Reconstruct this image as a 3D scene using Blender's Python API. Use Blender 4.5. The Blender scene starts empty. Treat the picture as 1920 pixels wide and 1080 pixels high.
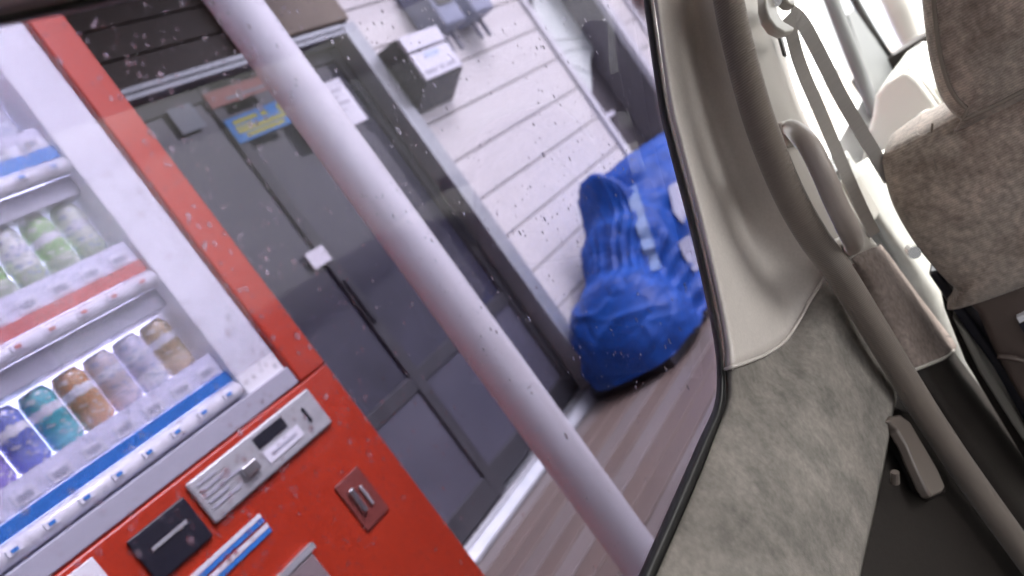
import bpy, bmesh, math, random
from mathutils import Vector, Matrix, noise
random.seed(7)
PI = math.pi
scn = bpy.context.scene
COL = scn.collection

# ------------------------------------------------------------------ camera
HC = 1.15                      # camera height above the road, metres
FPX = 1600.0                   # focal length in photo pixels (photo 1920 wide)
YAW, PITCH = math.radians(38.5), math.radians(-5.6)   # from car-forward (+X) to the left (+Y)
UP2 = Vector((-0.58322, -0.81231)); RT2 = Vector((0.81231, -0.58322))  # world up / right seen in the picture
FW = Vector((math.cos(YAW)*math.cos(PITCH), math.sin(YAW)*math.cos(PITCH), math.sin(PITCH)))
RW = Vector((math.sin(YAW), -math.cos(YAW), 0)); UW = RW.cross(FW)
cx = RW*RT2.x + UW*UP2.x
cy = -(RW*RT2.y + UW*UP2.y)
cz = -FW
cam = bpy.data.objects.new('camera', bpy.data.cameras.new('camera'))
COL.objects.link(cam)
cam.matrix_world = Matrix(((cx.x, cy.x, cz.x, 0), (cx.y, cy.y, cz.y, 0), (cx.z, cy.z, cz.z, HC), (0, 0, 0, 1)))
cam.data.sensor_width = 36; cam.data.lens = 36*FPX/1920
cam.data.clip_start = 0.02; cam.data.clip_end = 2000
cam.data.dof.use_dof = True; cam.data.dof.focus_distance = 0.90; cam.data.dof.aperture_fstop = 4.5
scn.camera = cam

# ------------------------------------------------------------------ world, sun, exposure
W = bpy.data.worlds.new('World'); scn.world = W; W.use_nodes = True
nt = W.node_tree; nt.nodes.clear()
out = nt.nodes.new('ShaderNodeOutputWorld'); bg = nt.nodes.new('ShaderNodeBackground')
sky = nt.nodes.new('ShaderNodeTexSky'); sky.sky_type = 'NISHITA'; sky.sun_disc = False
SUN_EL, SUN_AZ = math.radians(48), math.radians(-62)       # azimuth measured from +X towards +Y
sky.sun_elevation = SUN_EL; sky.sun_rotation = PI/2-SUN_AZ
sky.air_density = 1.0; sky.dust_density = 4.0; sky.ozone_density = 1.0
hs = nt.nodes.new('ShaderNodeHueSaturation'); hs.inputs['Saturation'].default_value = 0.12
nt.links.new(sky.outputs[0], hs.inputs['Color']); nt.links.new(hs.outputs[0], bg.inputs[0])
bg.inputs[1].default_value = 0.13; nt.links.new(bg.outputs[0], out.inputs[0])
sun = bpy.data.objects.new('sun', bpy.data.lights.new('sun', 'SUN')); COL.objects.link(sun)
sun.data.energy = 1.0; sun.data.angle = math.radians(25); sun.data.color = (1, .97, .93)
sd = Vector((math.cos(SUN_EL)*math.cos(SUN_AZ), math.cos(SUN_EL)*math.sin(SUN_AZ), math.sin(SUN_EL)))
sun.rotation_euler = sd.to_track_quat('Z', 'Y').to_euler(); sun.location = sd*30
scn.view_settings.view_transform = 'Standard'; scn.view_settings.look = 'None'
scn.view_settings.gamma = 1; scn.view_settings.exposure = 3.45
scn.render.engine = 'CYCLES'
scn.cycles.use_denoising = True
try: scn.cycles.denoiser = 'OPENIMAGEDENOISE'
except Exception: pass
scn.cycles.max_bounces = 12; scn.cycles.diffuse_bounces = 5; scn.cycles.transparent_max_bounces = 24
scn.cycles.transmission_bounces = 8; scn.cycles.sample_clamp_indirect = 8

# ------------------------------------------------------------------ helpers
def ray(px, py):
    d = Vector((px-960, py-540)); return FW*FPX + RW*d.dot(RT2) + UW*d.dot(UP2)
def up(v): return Vector((v.x, v.y, v.z+HC))
def Ty(px, py, y): d = ray(px, py); return up(d*(y/d.y))          # the photo direction met by the wall plane y
def Tx(px, py, x): d = ray(px, py); return up(d*(x/d.x))
def Tz(px, py, z): d = ray(px, py); return up(d*((z-HC)/d.z))
TILT, YB, ZB = 0.16, 0.48, -0.336                                   # the car's left side leans inward towards the roof
def Ts(px, py, off=0.0):
    d = ray(px, py)
    s = (YB+off+TILT*ZB)/(d.y+TILT*d.z); p = d*s      # plane: y + TILT*(z-ZB) = YB+off, upright below the window sill
    if p.z < ZB: p = d*((YB+off)/d.y)
    return up(p)
def ys(z, off=0.0): return YB+off-TILT*max(0, z-HC-ZB)

def inv_parent(o, p):
    if p is None: return
    o.parent = p; o.matrix_parent_inverse = Matrix.Translation(-Vector(p['_t']))
def obj(name, bm, mat, parent=None, smooth=False, label=None, cat=None, group=None, kind=None, loc=(0, 0, 0), bevel=0, bseg=2, solid=0, soff=1):
    if isinstance(bm, bpy.types.Mesh): me = bm
    else:
        me = bpy.data.meshes.new(name)
        bmesh.ops.recalc_face_normals(bm, faces=bm.faces) if not bm.get('keep') else None
        b = bm['bm'] if isinstance(bm, dict) else bm
        b.to_mesh(me); b.free()
        if mat is not None: me.materials.append(mat)
        if smooth:
            for p in me.polygons: p.use_smooth = True
    o = bpy.data.objects.new(name, me); COL.objects.link(o)
    o.location = loc; o['_t'] = (0.0, 0.0, 0.0) if parent is None or True else None
    o['_t'] = tuple(loc)
    inv_parent(o, parent)
    if solid:
        m = o.modifiers.new('solid', 'SOLIDIFY'); m.thickness = solid; m.offset = soff
    if bevel:
        m = o.modifiers.new('bevel', 'BEVEL'); m.width = bevel; m.segments = bseg; m.limit_method = 'ANGLE'; m.angle_limit = math.radians(40)
        if smooth or bseg > 1:
            for p in me.polygons: p.use_smooth = True
            m.harden_normals = True
    if label: o['label'] = label
    if cat: o['category'] = cat
    if group: o['group'] = group
    if kind: o['kind'] = kind
    return o
class BM:
    """thin wrapper so that obj() can recalc normals"""
def nb(): return bmesh.new()
def empty(name, loc, label, cat, group=None):
    o = bpy.data.objects.new(name, None); COL.objects.link(o); o.location = loc; o['_t'] = tuple(loc)
    o.empty_display_size = .1; o['label'] = label; o['category'] = cat
    if group: o['group'] = group
    return o
def box(bm, x0, x1, y0, y1, z0, z1):
    v = [bm.verts.new((x, y, z)) for x in (x0, x1) for y in (y0, y1) for z in (z0, z1)]
    for f in ((0, 1, 3, 2), (4, 6, 7, 5), (0, 4, 5, 1), (2, 3, 7, 6), (0, 2, 6, 4), (1, 5, 7, 3)):
        bm.faces.new([v[i] for i in f])
    return bm
def bx(*a): return box(nb(), *a)
def catmull(pts, n):
    P = [Vector(p) for p in pts]
    if len(P) == 2: return [P[0].lerp(P[1], i/(n-1)) for i in range(n)]
    L = [0]
    for a, b in zip(P, P[1:]): L.append(L[-1]+(b-a).length)
    E = [P[0]*2-P[1]]+P+[P[-1]*2-P[-2]]
    res = []
    for i in range(n):
        s = L[-1]*i/(n-1); k = 0
        while k < len(L)-2 and s > L[k+1]: k += 1
        t = (s-L[k])/max(1e-9, L[k+1]-L[k])
        p0, p1, p2, p3 = E[k:k+4]
        res.append(.5*((2*p1)+(-p0+p2)*t+(2*p0-5*p1+4*p2-p3)*t*t+(-p0+3*p1-3*p2+p3)*t**3))
    return res
def tube(pts, r, seg=12, bm=None, ry=None, cap=True):
    """swept tube; r number or list"""
    bm = bm or nb(); n = len(pts); rings = []
    prev = None
    for i, p in enumerate(pts):
        t = (pts[min(i+1, n-1)]-pts[max(i-1, 0)]).normalized()
        if prev is None:
            a = Vector((0, 0, 1)) if abs(t.z) < .9 else Vector((1, 0, 0)); a = (a-t*a.dot(t)).normalized()
        else: a = (prev-t*prev.dot(t)).normalized()
        prev = a; b = t.cross(a); rr = r[i] if isinstance(r, (list, tuple)) else r; r2 = rr if ry is None else ry
        rings.append([bm.verts.new(p+a*rr*math.cos(2*PI*k/seg)+b*r2*math.sin(2*PI*k/seg)) for k in range(seg)])
    for A, B in zip(rings, rings[1:]):
        for k in range(seg): bm.faces.new((A[k], A[(k+1) % seg], B[(k+1) % seg], B[k]))
    if cap: bm.faces.new(rings[0][::-1]); bm.faces.new(rings[-1])
    return bm
def flat_band(pts, w, th, side, bm=None):
    """flat band swept along pts, wide along 'side'"""
    bm = bm or nb(); rings = []
    for i, p in enumerate(pts):
        t = (pts[min(i+1, len(pts)-1)]-pts[max(i-1, 0)]).normalized()
        s = (side-t*side.dot(t)).normalized(); n = t.cross(s)
        rings.append([bm.verts.new(p+s*w/2*a+n*th/2*b) for a, b in ((-1, -1), (1, -1), (1, 1), (-1, 1))])
    for A, B in zip(rings, rings[1:]):
        for k in range(4): bm.faces.new((A[k], A[(k+1) % 4], B[(k+1) % 4], B[k]))
    bm.faces.new(rings[0][::-1]); bm.faces.new(rings[-1]); return bm
def loft(lines, n=30, m=None):
    """surface through several 3-D polylines; m = samples across"""
    L = [catmull(l, n) for l in lines]
    m = m or len(L)
    G = [catmull([l[i] for l in L], m) for i in range(n)] if m != len(L) else [[l[i] for l in L] for i in range(n)]
    bm = nb(); V = [[bm.verts.new(p) for p in row] for row in G]
    for a, b in zip(V, V[1:]):
        for k in range(len(a)-1): bm.faces.new((a[k], a[k+1], b[k+1], b[k]))
    return bm
def orient(bm, d):
    """turn an open surface's normals towards the cabin"""
    bm.normal_update()
    d = Vector((0, 0, HC))
    s = sum(f.normal.dot(d-f.calc_center_median())*f.calc_area() for f in bm.faces)
    if s < 0: bmesh.ops.reverse_faces(bm, faces=bm.faces)
    return bm
def prism(pts, d):
    bm = nb(); d = Vector(d); a = [bm.verts.new(p) for p in pts]; b = [bm.verts.new(Vector(p)+d) for p in pts]
    bm.faces.new(a); bm.faces.new(b[::-1])
    for i in range(len(pts)):
        j = (i+1) % len(pts); bm.faces.new((a[i], b[i], b[j], a[j]))
    return bm
def lathe(prof, seg=16, bm=None, c=(0, 0, 0)):
    bm = bm or nb(); R = []
    for r, z in prof:
        R.append([bm.verts.new((c[0]+r*math.cos(2*PI*k/seg), c[1]+r*math.sin(2*PI*k/seg), c[2]+z)) for k in range(seg)])
    for A, B in zip(R, R[1:]):
        for k in range(seg): bm.faces.new((A[k], A[(k+1) % seg], B[(k+1) % seg], B[k]))
    bm.faces.new(R[0][::-1]); bm.faces.new(R[-1]); return bm
_obj = obj
def obj(name, bm, mat, parent=None, keep=False, **k):
    if not isinstance(bm, bpy.types.Mesh):
        if not keep: bmesh.ops.recalc_face_normals(bm, faces=bm.faces)
        me = bpy.data.meshes.new(name); bm.to_mesh(me); bm.free()
        if mat is not None: me.materials.append(mat)
        if k.get('smooth'):
            for p in me.polygons: p.use_smooth = True
        bm = me
    return _obj(name, bm, mat, parent, **k)

# ------------------------------------------------------------------ materials
def mat(name, col, rough=.6, metal=0, col2=None, scale=30, stretch=(1, 1, 1), bump=0, bscale=None, sheen=0, spec=.5, mix=(.35, .65), detail=5, emit=0, coat=0, col3=None, scale3=3):
    m = bpy.data.materials.new(name); m.use_nodes = True; t = m.node_tree; b = t.nodes['Principled BSDF']
    b.inputs['Roughness'].default_value = rough; b.inputs['Metallic'].default_value = metal
    b.inputs['Specular IOR Level'].default_value = spec; b.inputs['Sheen Weight'].default_value = sheen
    b.inputs['Sheen Roughness'].default_value = .5; b.inputs['Coat Weight'].default_value = coat
    b.inputs['Base Color'].default_value = (*col, 1)
    tc = t.nodes.new('ShaderNodeTexCoord'); mp = t.nodes.new('ShaderNodeMapping'); mp.inputs['Scale'].default_value = stretch
    t.links.new(tc.outputs['Object'], mp.inputs[0])
    if col2:
        n = t.nodes.new('ShaderNodeTexNoise'); n.inputs['Scale'].default_value = scale; n.inputs['Detail'].default_value = detail; n.inputs['Roughness'].default_value = .65
        t.links.new(mp.outputs[0], n.inputs['Vector'])
        r = t.nodes.new('ShaderNodeValToRGB'); r.color_ramp.elements[0].position = mix[0]; r.color_ramp.elements[1].position = mix[1]
        r.color_ramp.elements[0].color = (*col, 1); r.color_ramp.elements[1].color = (*col2, 1)
        t.links.new(n.outputs['Fac'], r.inputs[0]); src = r.outputs[0]
        if col3:
            n3 = t.nodes.new('ShaderNodeTexNoise'); n3.inputs['Scale'].default_value = scale3; n3.inputs['Detail'].default_value = 4
            t.links.new(mp.outputs[0], n3.inputs['Vector'])
            r3 = t.nodes.new('ShaderNodeMapRange'); r3.inputs[1].default_value = .45; r3.inputs[2].default_value = .65
            t.links.new(n3.outputs['Fac'], r3.inputs[0])
            mx = t.nodes.new('ShaderNodeMixRGB'); mx.inputs[2].default_value = (*col3, 1); t.links.new(r3.outputs[0], mx.inputs[0]); t.links.new(src, mx.inputs[1]); src = mx.outputs[0]
        t.links.new(src, b.inputs['Base Color'])
    if bump:
        n2 = t.nodes.new('ShaderNodeTexNoise'); n2.inputs['Scale'].default_value = bscale or scale; n2.inputs['Detail'].default_value = 4
        t.links.new(mp.outputs[0], n2.inputs['Vector'])
        bp = t.nodes.new('ShaderNodeBump'); bp.inputs['Strength'].default_value = bump; bp.inputs['Distance'].default_value = .002
        t.links.new(n2.outputs['Fac'], bp.inputs['Height']); t.links.new(bp.outputs[0], b.inputs['Normal'])
    if emit:
        b.inputs['Emission Color'].default_value = (*col, 1); b.inputs['Emission Strength'].default_value = emit
    return m
def thin_glass(name, tint, refl=1.0, rough=0.0):
    m = bpy.data.materials.new(name); m.use_nodes = True; t = m.node_tree; t.nodes.clear()
    o = t.nodes.new('ShaderNodeOutputMaterial'); mx = t.nodes.new('ShaderNodeMixShader')
    tr = t.nodes.new('ShaderNodeBsdfTransparent'); tr.inputs[0].default_value = (*tint, 1)
    g = t.nodes.new('ShaderNodeBsdfGlossy'); g.inputs['Roughness'].default_value = rough
    lw_ = t.nodes.new('ShaderNodeLayerWeight'); lw_.inputs[0].default_value = .5
    pw_ = t.nodes.new('ShaderNodeMath'); pw_.operation = 'POWER'; pw_.inputs[1].default_value = 5
    ml = t.nodes.new('ShaderNodeMath'); ml.operation = 'MULTIPLY_ADD'; ml.inputs[1].default_value = .6*refl; ml.inputs[2].default_value = .03*refl
    t.links.new(lw_.outputs['Facing'], pw_.inputs[0]); t.links.new(pw_.outputs[0], ml.inputs[0]); t.links.new(ml.outputs[0], mx.inputs[0])
    t.links.new(tr.outputs[0], mx.inputs[1]); t.links.new(g.outputs[0], mx.inputs[2]); t.links.new(mx.outputs[0], o.inputs[0])
    return m
def water_mat():
    m = bpy.data.materials.new('rain_water'); m.use_nodes = True; t = m.node_tree; t.nodes.clear()
    o = t.nodes.new('ShaderNodeOutputMaterial'); g = t.nodes.new('ShaderNodeBsdfGlass'); g.inputs['IOR'].default_value = 1.33; g.inputs['Roughness'].default_value = 0.0
    t.links.new(g.outputs[0], o.inputs[0]); return m
M = {}
M['road'] = mat('wet_asphalt', (.045, .045, .047), .35, col2=(.07, .07, .072), scale=60, bump=.4, bscale=300)
M['plank'] = mat('deck_wood', (.185, .142, .118), .42, col2=(.215, .165, .137), scale=5, stretch=(.7, 6, 6), bump=.12, bscale=30, col3=(.18, .14, .12), scale3=2)
M['plank2'] = mat('deck_wood_grey', (.235, .205, .19), .34, col2=(.265, .232, .213), scale=5, stretch=(.7, 6, 6), bump=.12, bscale=30, col3=(.21, .178, .16), scale3=2)
M['joist'] = mat('deck_joist', (.012, .010, .009), .9)
M['siding'] = mat('white_siding', (.66, .64, .62), .55, col2=(.74, .72, .70), scale=6, stretch=(1.2, 10, 40), bump=.35, bscale=9, col3=(.69, .665, .64), scale3=2)
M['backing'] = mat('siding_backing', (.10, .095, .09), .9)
M['trimwhite'] = mat('white_trim', (.70, .70, .72), .45, col2=(.62, .62, .65), scale=8)
M['alu'] = mat('aluminium_frame', (.42, .45, .47), .38, metal=.55, col2=(.5, .52, .54), scale=12)
M['darkalu'] = mat('dark_door_frame', (.05, .05, .058), .4, metal=.3, col2=(.07, .07, .08), scale=14)
M['darkglass'] = mat('dark_door_glass', (.026, .026, .042), .06, spec=.7, col2=(.045, .045, .07), scale=2.5)
M['kick'] = mat('door_kick_panel', (.07, .07, .095), .35, col2=(.095, .095, .125), scale=3)
M['transom'] = mat('dark_transom_wood', (.075, .062, .05), .55, col2=(.11, .09, .07), scale=7, stretch=(.6, 6, 10), bump=.3)
M['tan'] = mat('tan_board', (.26, .215, .16), .6, col2=(.20, .165, .125), scale=4)
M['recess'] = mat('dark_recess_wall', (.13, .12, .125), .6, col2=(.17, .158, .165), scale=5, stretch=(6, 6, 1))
M['red'] = mat('red_machine_paint', (.50, .045, .017), .3, col2=(.46, .038, .015), scale=4, coat=.4)
M['cabwhite'] = mat('white_cabinet', (.86, .86, .88), .35)
M['lit'] = mat('lit_display_panel', (.86, .89, 1.0), .5, emit=1.5)
M['rail'] = mat('white_plastic_rail', (.82, .82, .86), .18, coat=.5)
M['shelfgrey'] = mat('grey_shelf', (.40, .40, .46), .5)
M['strip_b'] = mat('blue_strip', (.04, .22, .62), .4)
M['strip_r'] = mat('red_strip', (.62, .16, .14), .4)
M['strip_w'] = mat('price_strip', (.72, .72, .82), .4)
M['silver'] = mat('brushed_silver', (.52, .53, .54), .38, metal=.4, col2=(.60, .61, .62), scale=14, stretch=(.5, 6, 6))
M['blackp'] = mat('black_plastic', (.02, .02, .03), .35)
M['flap'] = mat('smoky_flap', (.30, .24, .24), .2, coat=.6)
M['paperw'] = mat('white_paper', (.80, .80, .86), .7)
M['greyprint'] = mat('grey_print', (.45, .45, .52), .7)
M['cardgrey'] = mat('grey_card', (.30, .34, .38), .6)
M['bluep'] = mat('blue_poster', (.02, .22, .62), .45, col2=(.03, .27, .68), scale=6)
M['yellowp'] = mat('yellow_print', (.55, .52, .06), .5)
M['redp'] = mat('faded_red_poster', (.38, .13, .11), .5, col2=(.44, .17, .15), scale=7)
M['post'] = mat('white_post_paint', (.76, .76, .80), .4, col2=(.70, .69, .73), scale=9, stretch=(3, 3, .25), col3=(.62, .60, .62), scale3=6)
M['boxside'] = mat('dark_box_side', (.085, .08, .085), .5)
M['meter'] = mat('grey_blue_meter', (.26, .29, .40), .45, col2=(.31, .34, .46), scale=6)
M['tarp'] = mat('blue_tarp', (.005, .058, .31), .5, col2=(.008, .085, .40), scale=7, bump=.25, bscale=40, spec=.35)
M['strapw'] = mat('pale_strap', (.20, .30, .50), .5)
M['whitebag'] = mat('white_plastic_bag', (.40, .42, .52), .4, bump=.4, bscale=20)
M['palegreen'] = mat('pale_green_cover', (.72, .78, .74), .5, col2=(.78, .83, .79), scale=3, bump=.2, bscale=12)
M['greenseam'] = mat('green_seam', (.30, .33, .32), .6)
M['redsign'] = mat('red_sign_panel', (.42, .06, .05), .4)
M['awn'] = mat('brown_eave_boards', (.12, .095, .075), .6, col2=(.16, .13, .10), scale=6, stretch=(.5, 5, 5))
# the car
M['trim'] = mat('grey_beige_trim', (.56, .515, .485), .5, col2=(.59, .542, .51), scale=18, bump=.10, bscale=420)
M['trim2'] = mat('pillar_trim', (.40, .37, .335), .5, col2=(.42, .39, .355), scale=14, bump=.10, bscale=420)
M['fabric'] = mat('mottled_grey_suede', (.155, .144, .131), .9, col2=(.26, .237, .215), scale=24, stretch=(1, 1, .8), bump=.25, bscale=500, spec=.15, mix=(.34, .66), detail=8, col3=(.235, .213, .192), scale3=12)
M['bfabric'] = mat('mottled_brown_suede', (.16, .128, .114), .9, col2=(.26, .213, .192), scale=14, stretch=(1, 1, .8), bump=.25, bscale=500, spec=.1, mix=(.35, .65), detail=8)
M['lower'] = mat('dark_lower_trim', (.020, .0165, .015), .55, col2=(.023, .019, .017), scale=20, bump=.10, bscale=500, spec=.2)
M['handle'] = mat('handle_plastic', (.13, .108, .095), .34, col2=(.145, .12, .106), scale=10)
M['rubber'] = mat('black_rubber', (.012, .012, .012), .5)
M['grab'] = mat('grab_handle_vinyl', (.30, .26, .235), .45, col2=(.325, .28, .255), scale=25, bump=.15, bscale=500)
M['belt'] = mat('grey_belt_webbing', (.40, .385, .37), .6, col2=(.45, .43, .415), scale=6, stretch=(1, 1, 80), bump=.3, bscale=10)
M['guide'] = mat('belt_guide_plastic', (.34, .325, .295), .35)
M['darkframe'] = mat('dark_window_frame', (.075, .078, .078), .5)
M['dash'] = mat('pale_dashboard', (.44, .43, .40), .55, bump=.12, bscale=400)
M['pvinyl'] = mat('brown_pocket_vinyl', (.10, .072, .062), .5, bump=.15, bscale=300)
M['piping'] = mat('seat_piping', (.245, .205, .175), .7)
M['headliner'] = mat('headliner_cloth', (.40, .37, .32), .95, bump=.3, bscale=600)
M['railgrey'] = mat('roof_rail_trim', (.16, .15, .135), .6)
M['metalw'] = mat('bright_metal', (.6, .6, .6), .25, metal=.9)
M['carpaint'] = mat('silver_car_paint', (.35, .35, .36), .3, metal=.5, coat=.5)
M['carpet'] = mat('dark_carpet', (.05, .045, .04), .95, bump=.4, bscale=300)
M['tint'] = thin_glass('tinted_privacy_glass', (.338, .328, .372), .4)
M['tint2'] = thin_glass('light_tinted_glass', (.66, .655, .66), .4)
M['clear'] = thin_glass('clear_glass', (.96, .96, .955), .5)
M['vglass'] = thin_glass('display_glass', (.94, .94, .96), .8)
M['water'] = water_mat()
# the seat's cloth: fine woven diagonal over a mottled brown
def seat_cloth():
    m = mat('woven_seat_cloth', (.33, .26, .22), .9, col2=(.60, .49, .42), scale=20, sheen=.3, mix=(.38, .62), detail=8, col3=(.47, .40, .345), scale3=9)
    t = m.node_tree; b = t.nodes['Principled BSDF']
    tc = t.nodes.new('ShaderNodeTexCoord'); w = t.nodes.new('ShaderNodeTexWave'); w.inputs['Scale'].default_value = 95; w.inputs['Distortion'].default_value = 3.5; w.inputs['Detail'].default_value = 3; w.inputs['Detail Scale'].default_value = 3
    w.bands_direction = 'Z'; t.links.new(tc.outputs['Object'], w.inputs['Vector'])
    bp = t.nodes.new('ShaderNodeBump'); bp.inputs['Strength'].default_value = .55; bp.inputs['Distance'].default_value = .0015
    t.links.new(w.outputs['Fac'], bp.inputs['Height']); t.links.new(bp.outputs[0], b.inputs['Normal'])
    src = b.inputs['Base Color'].links[0].from_socket
    mx = t.nodes.new('ShaderNodeMixRGB'); mx.blend_type = 'MULTIPLY'; mx.inputs[0].default_value = .55
    rr = t.nodes.new('ShaderNodeValToRGB'); rr.color_ramp.elements[0].color = (.55, .55, .55, 1); t.links.new(w.outputs['Fac'], rr.inputs[0])
    t.links.new(src, mx.inputs[1]); t.links.new(rr.outputs[0], mx.inputs[2]); t.links.new(mx.outputs[0], b.inputs['Base Color'])
    return m
M['seat'] = seat_cloth()
def grain(m, scale, lo, hi):
    t = m.node_tree; b = t.nodes['Principled BSDF']; src = b.inputs['Base Color'].links[0].from_socket
    tc = t.nodes.new('ShaderNodeTexCoord'); n = t.nodes.new('ShaderNodeTexNoise'); n.inputs['Scale'].default_value = scale; n.inputs['Detail'].default_value = 3
    t.links.new(tc.outputs['Object'], n.inputs['Vector'])
    r = t.nodes.new('ShaderNodeMapRange'); r.inputs[1].default_value = .3; r.inputs[2].default_value = .7; r.inputs[3].default_value = lo; r.inputs[4].default_value = hi
    t.links.new(n.outputs['Fac'], r.inputs[0])
    mx = t.nodes.new('ShaderNodeMixRGB'); mx.blend_type = 'MULTIPLY'; mx.inputs[0].default_value = 1
    t.links.new(src, mx.inputs[1]); t.links.new(r.outputs[0], mx.inputs[2]); t.links.new(mx.outputs[0], b.inputs['Base Color'])
grain(M['fabric'], 150, .86, 1.12); grain(M['fabric'], 40, .93, 1.07); grain(M['fabric'], 9, .86, 1.12); grain(M['bfabric'], 130, .75, 1.2); grain(M['seat'], 110, .70, 1.25)
grain(M['trim'], 260, .95, 1.04); grain(M['lower'], 200, .85, 1.12); grain(M['tarp'], 14, .85, 1.15)
# ribbed flocked weatherstrip
def seal_mat():
    m = mat('flocked_weatherstrip', (.15, .122, .102), .85, col2=(.17, .138, .115), scale=12, sheen=.3)
    t = m.node_tree; b = t.nodes['Principled BSDF']; tc = t.nodes.new('ShaderNodeTexCoord')
    w = t.nodes.new('ShaderNodeTexWave'); w.bands_direction = 'Z'; w.inputs['Scale'].default_value = 110; w.inputs['Distortion'].default_value = 1.5; w.inputs['Detail'].default_value = 2
    t.links.new(tc.outputs['Object'], w.inputs['Vector'])
    bp = t.nodes.new('ShaderNodeBump'); bp.inputs['Strength'].default_value = .35; bp.inputs['Distance'].default_value = .001
    t.links.new(w.outputs['Fac'], bp.inputs['Height']); t.links.new(bp.outputs[0], b.inputs['Normal']); return m
M['seal'] = seal_mat()

# ================================================================== the ground
g = nb(); v = [g.verts.new(p) for p in ((-250, -250, 0), (250, -250, 0), (250, 250, 0), (-250, 250, 0))]; g.faces.new(v)
obj('ground', g, M['road'], kind='structure')
DK = .15                                                  # top of the boarded walkway
deck = obj('walkway', bx(-2.5, 9, 1.02, 2.36, .004, DK-.03), M['joist'], kind='structure')
pw = .1005; y = 1.02; i = 0
while y < 2.30:
    # each row of boards has its own butt joint
    cut = random.uniform(0, 8)
    for a, b in ((-2.5, cut-.0015), (cut+.0015, 9)):
        if b-a < .3: continue
        bm = bx(a, b, y+.006, y+pw-.006, DK-.028, DK+random.uniform(-.0015, .0015))
        obj('plank', bm, M['plank'] if (i*7 % 5) < 3 else M['plank2'], deck, bevel=.002, bseg=1)
    y += pw; i += 1

# ================================================================== the shop with white siding
YW = 2.38
shop = empty('shop_building', (3, YW, 0), 'shop front with white horizontal siding and a dark sliding door behind the white post', 'building')
# siding to the right of the door: one board per course
X0, X1 = 3.135, 4.66
wall = obj('siding_wall', bx(X0-.03, X1, YW+.014, YW+.16, DK, 3.0), M['backing'], shop)
z = HC-.59-.208*3+.012; zz = []
joint = HC+.655
while joint-.208 > DK-.2: joint -= .208
zj = joint
bm = None; k = 0
while zj < 2.95:
    z0, z1 = max(zj+.0035, DK+.01), min(zj+.208-.0035, 2.98)
    if z1-z0 > .04: obj('siding_board', bx(X0, X1-.05, YW, YW+.013, z0, z1), M['siding'], wall, bevel=.004, bseg=2)
    zj += .208
obj('corner_trim', bx(X1-.048, X1+.012, YW-.022, YW+.165, DK, 3.0), M['trimwhite'], shop, bevel=.004)
# sliding door: frame, lintel, two dark leaves
dfr = obj('door_frame', bx(3.035, 3.13, YW-.045, YW+.12, DK, HC+1.0), M['alu'], shop, bevel=.005)
obj('lintel', bx(1.30, 3.033, YW-.05, YW+.12, HC+.952, HC+1.0), M['alu'], dfr, bevel=.004)
obj('lintel_groove', bx(1.30, 3.033, YW-.054, YW-.049, HC+.972, HC+.978), M['blackp'], dfr)
obj('sill', prism([(1.2, YW-.075, DK+.003), (1.2, YW+.1, DK+.003), (1.2, YW+.1, DK+.05), (1.2, YW-.045, DK+.05), (1.2, YW-.075, DK+.02)], (1.90, 0, 0)), M['alu'], dfr, bevel=.003)
obj('sill_track', bx(1.2, 3.03, YW-.02, YW-.012, DK+.05, DK+.062), M['metalw'], dfr)
def leaf(name, xa, xb, yy):
    st = .055; zb, zt = DK+.062, HC+.95
    fr = nb()
    box(fr, xa, xa+st, yy, yy+.035, zb, zt); box(fr, xb-st, xb, yy, yy+.035, zb, zt)
    box(fr, xa+st, xb-st, yy+.001, yy+.034, zb, zb+.10); box(fr, xa+st, xb-st, yy+.001, yy+.034, zt-.06, zt)
    box(fr, xa+st, xb-st, yy+.001, yy+.034, HC-.42, HC-.36)
    f = obj(name, fr, M['darkalu'], shop, bevel=.003)
    obj('glass_pane', bx(xa+st, xb-st, yy+.014, yy+.020, HC-.36, zt-.06), M['darkglass'], f)
    obj('kick_panel', bx(xa+st, xb-st, yy+.012, yy+.024, zb+.10, HC-.42), M['kick'], f)
    obj('pull_handle', bx(xb-st+.012, xb-st+.032, yy-.012, yy, HC-.12, HC+.08), M['blackp'], f, bevel=.003)
leaf('sliding_door', 1.36, 2.235, YW+.0)
leaf('sliding_door', 2.19, 3.033, YW+.045)
obj('back_room', bx(1.2, 3.1, YW+.119, YW+.14, DK, HC+1.0), M['blackp'], shop)
# transom above the door
tr = obj('transom', bx(1.2, 3.10, YW+.03, YW+.12, HC+1.002, HC+1.85), M['backing'], shop)
for q in range(7):
    zz0 = HC+1.006+q*.12
    obj('transom_board', bx(1.2, 2.47, YW, YW+.029, zz0, zz0+.114), M['transom'], tr, bevel=.004)
obj('shutter_box', bx(2.475, 3.10, YW-.06, YW+.029, HC+1.006, HC+1.84), M['tan'], tr, bevel=.01)
# eave over the door, out of view, added to shade it and the machine
ev = obj('eave', bx(-.6, 3.0, 1.22, YW-.065, HC+1.66, HC+1.70), M['awn'], shop)
for q in range(6): obj('rafter', bx(-.4+q*.65, -.34+q*.65, 1.24, YW-.065, HC+1.56, HC+1.659), M['awn'], ev)
obj('eave_beam', bx(-.6, 3.0, 1.30, 1.40, HC+1.46, HC+1.558), M['awn'], ev)
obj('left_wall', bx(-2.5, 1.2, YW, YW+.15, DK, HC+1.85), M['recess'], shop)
obj('upper_wall', bx(-2.5, X1, YW+.17, YW+.30, DK, 4.4), M['backing'], shop)
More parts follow.
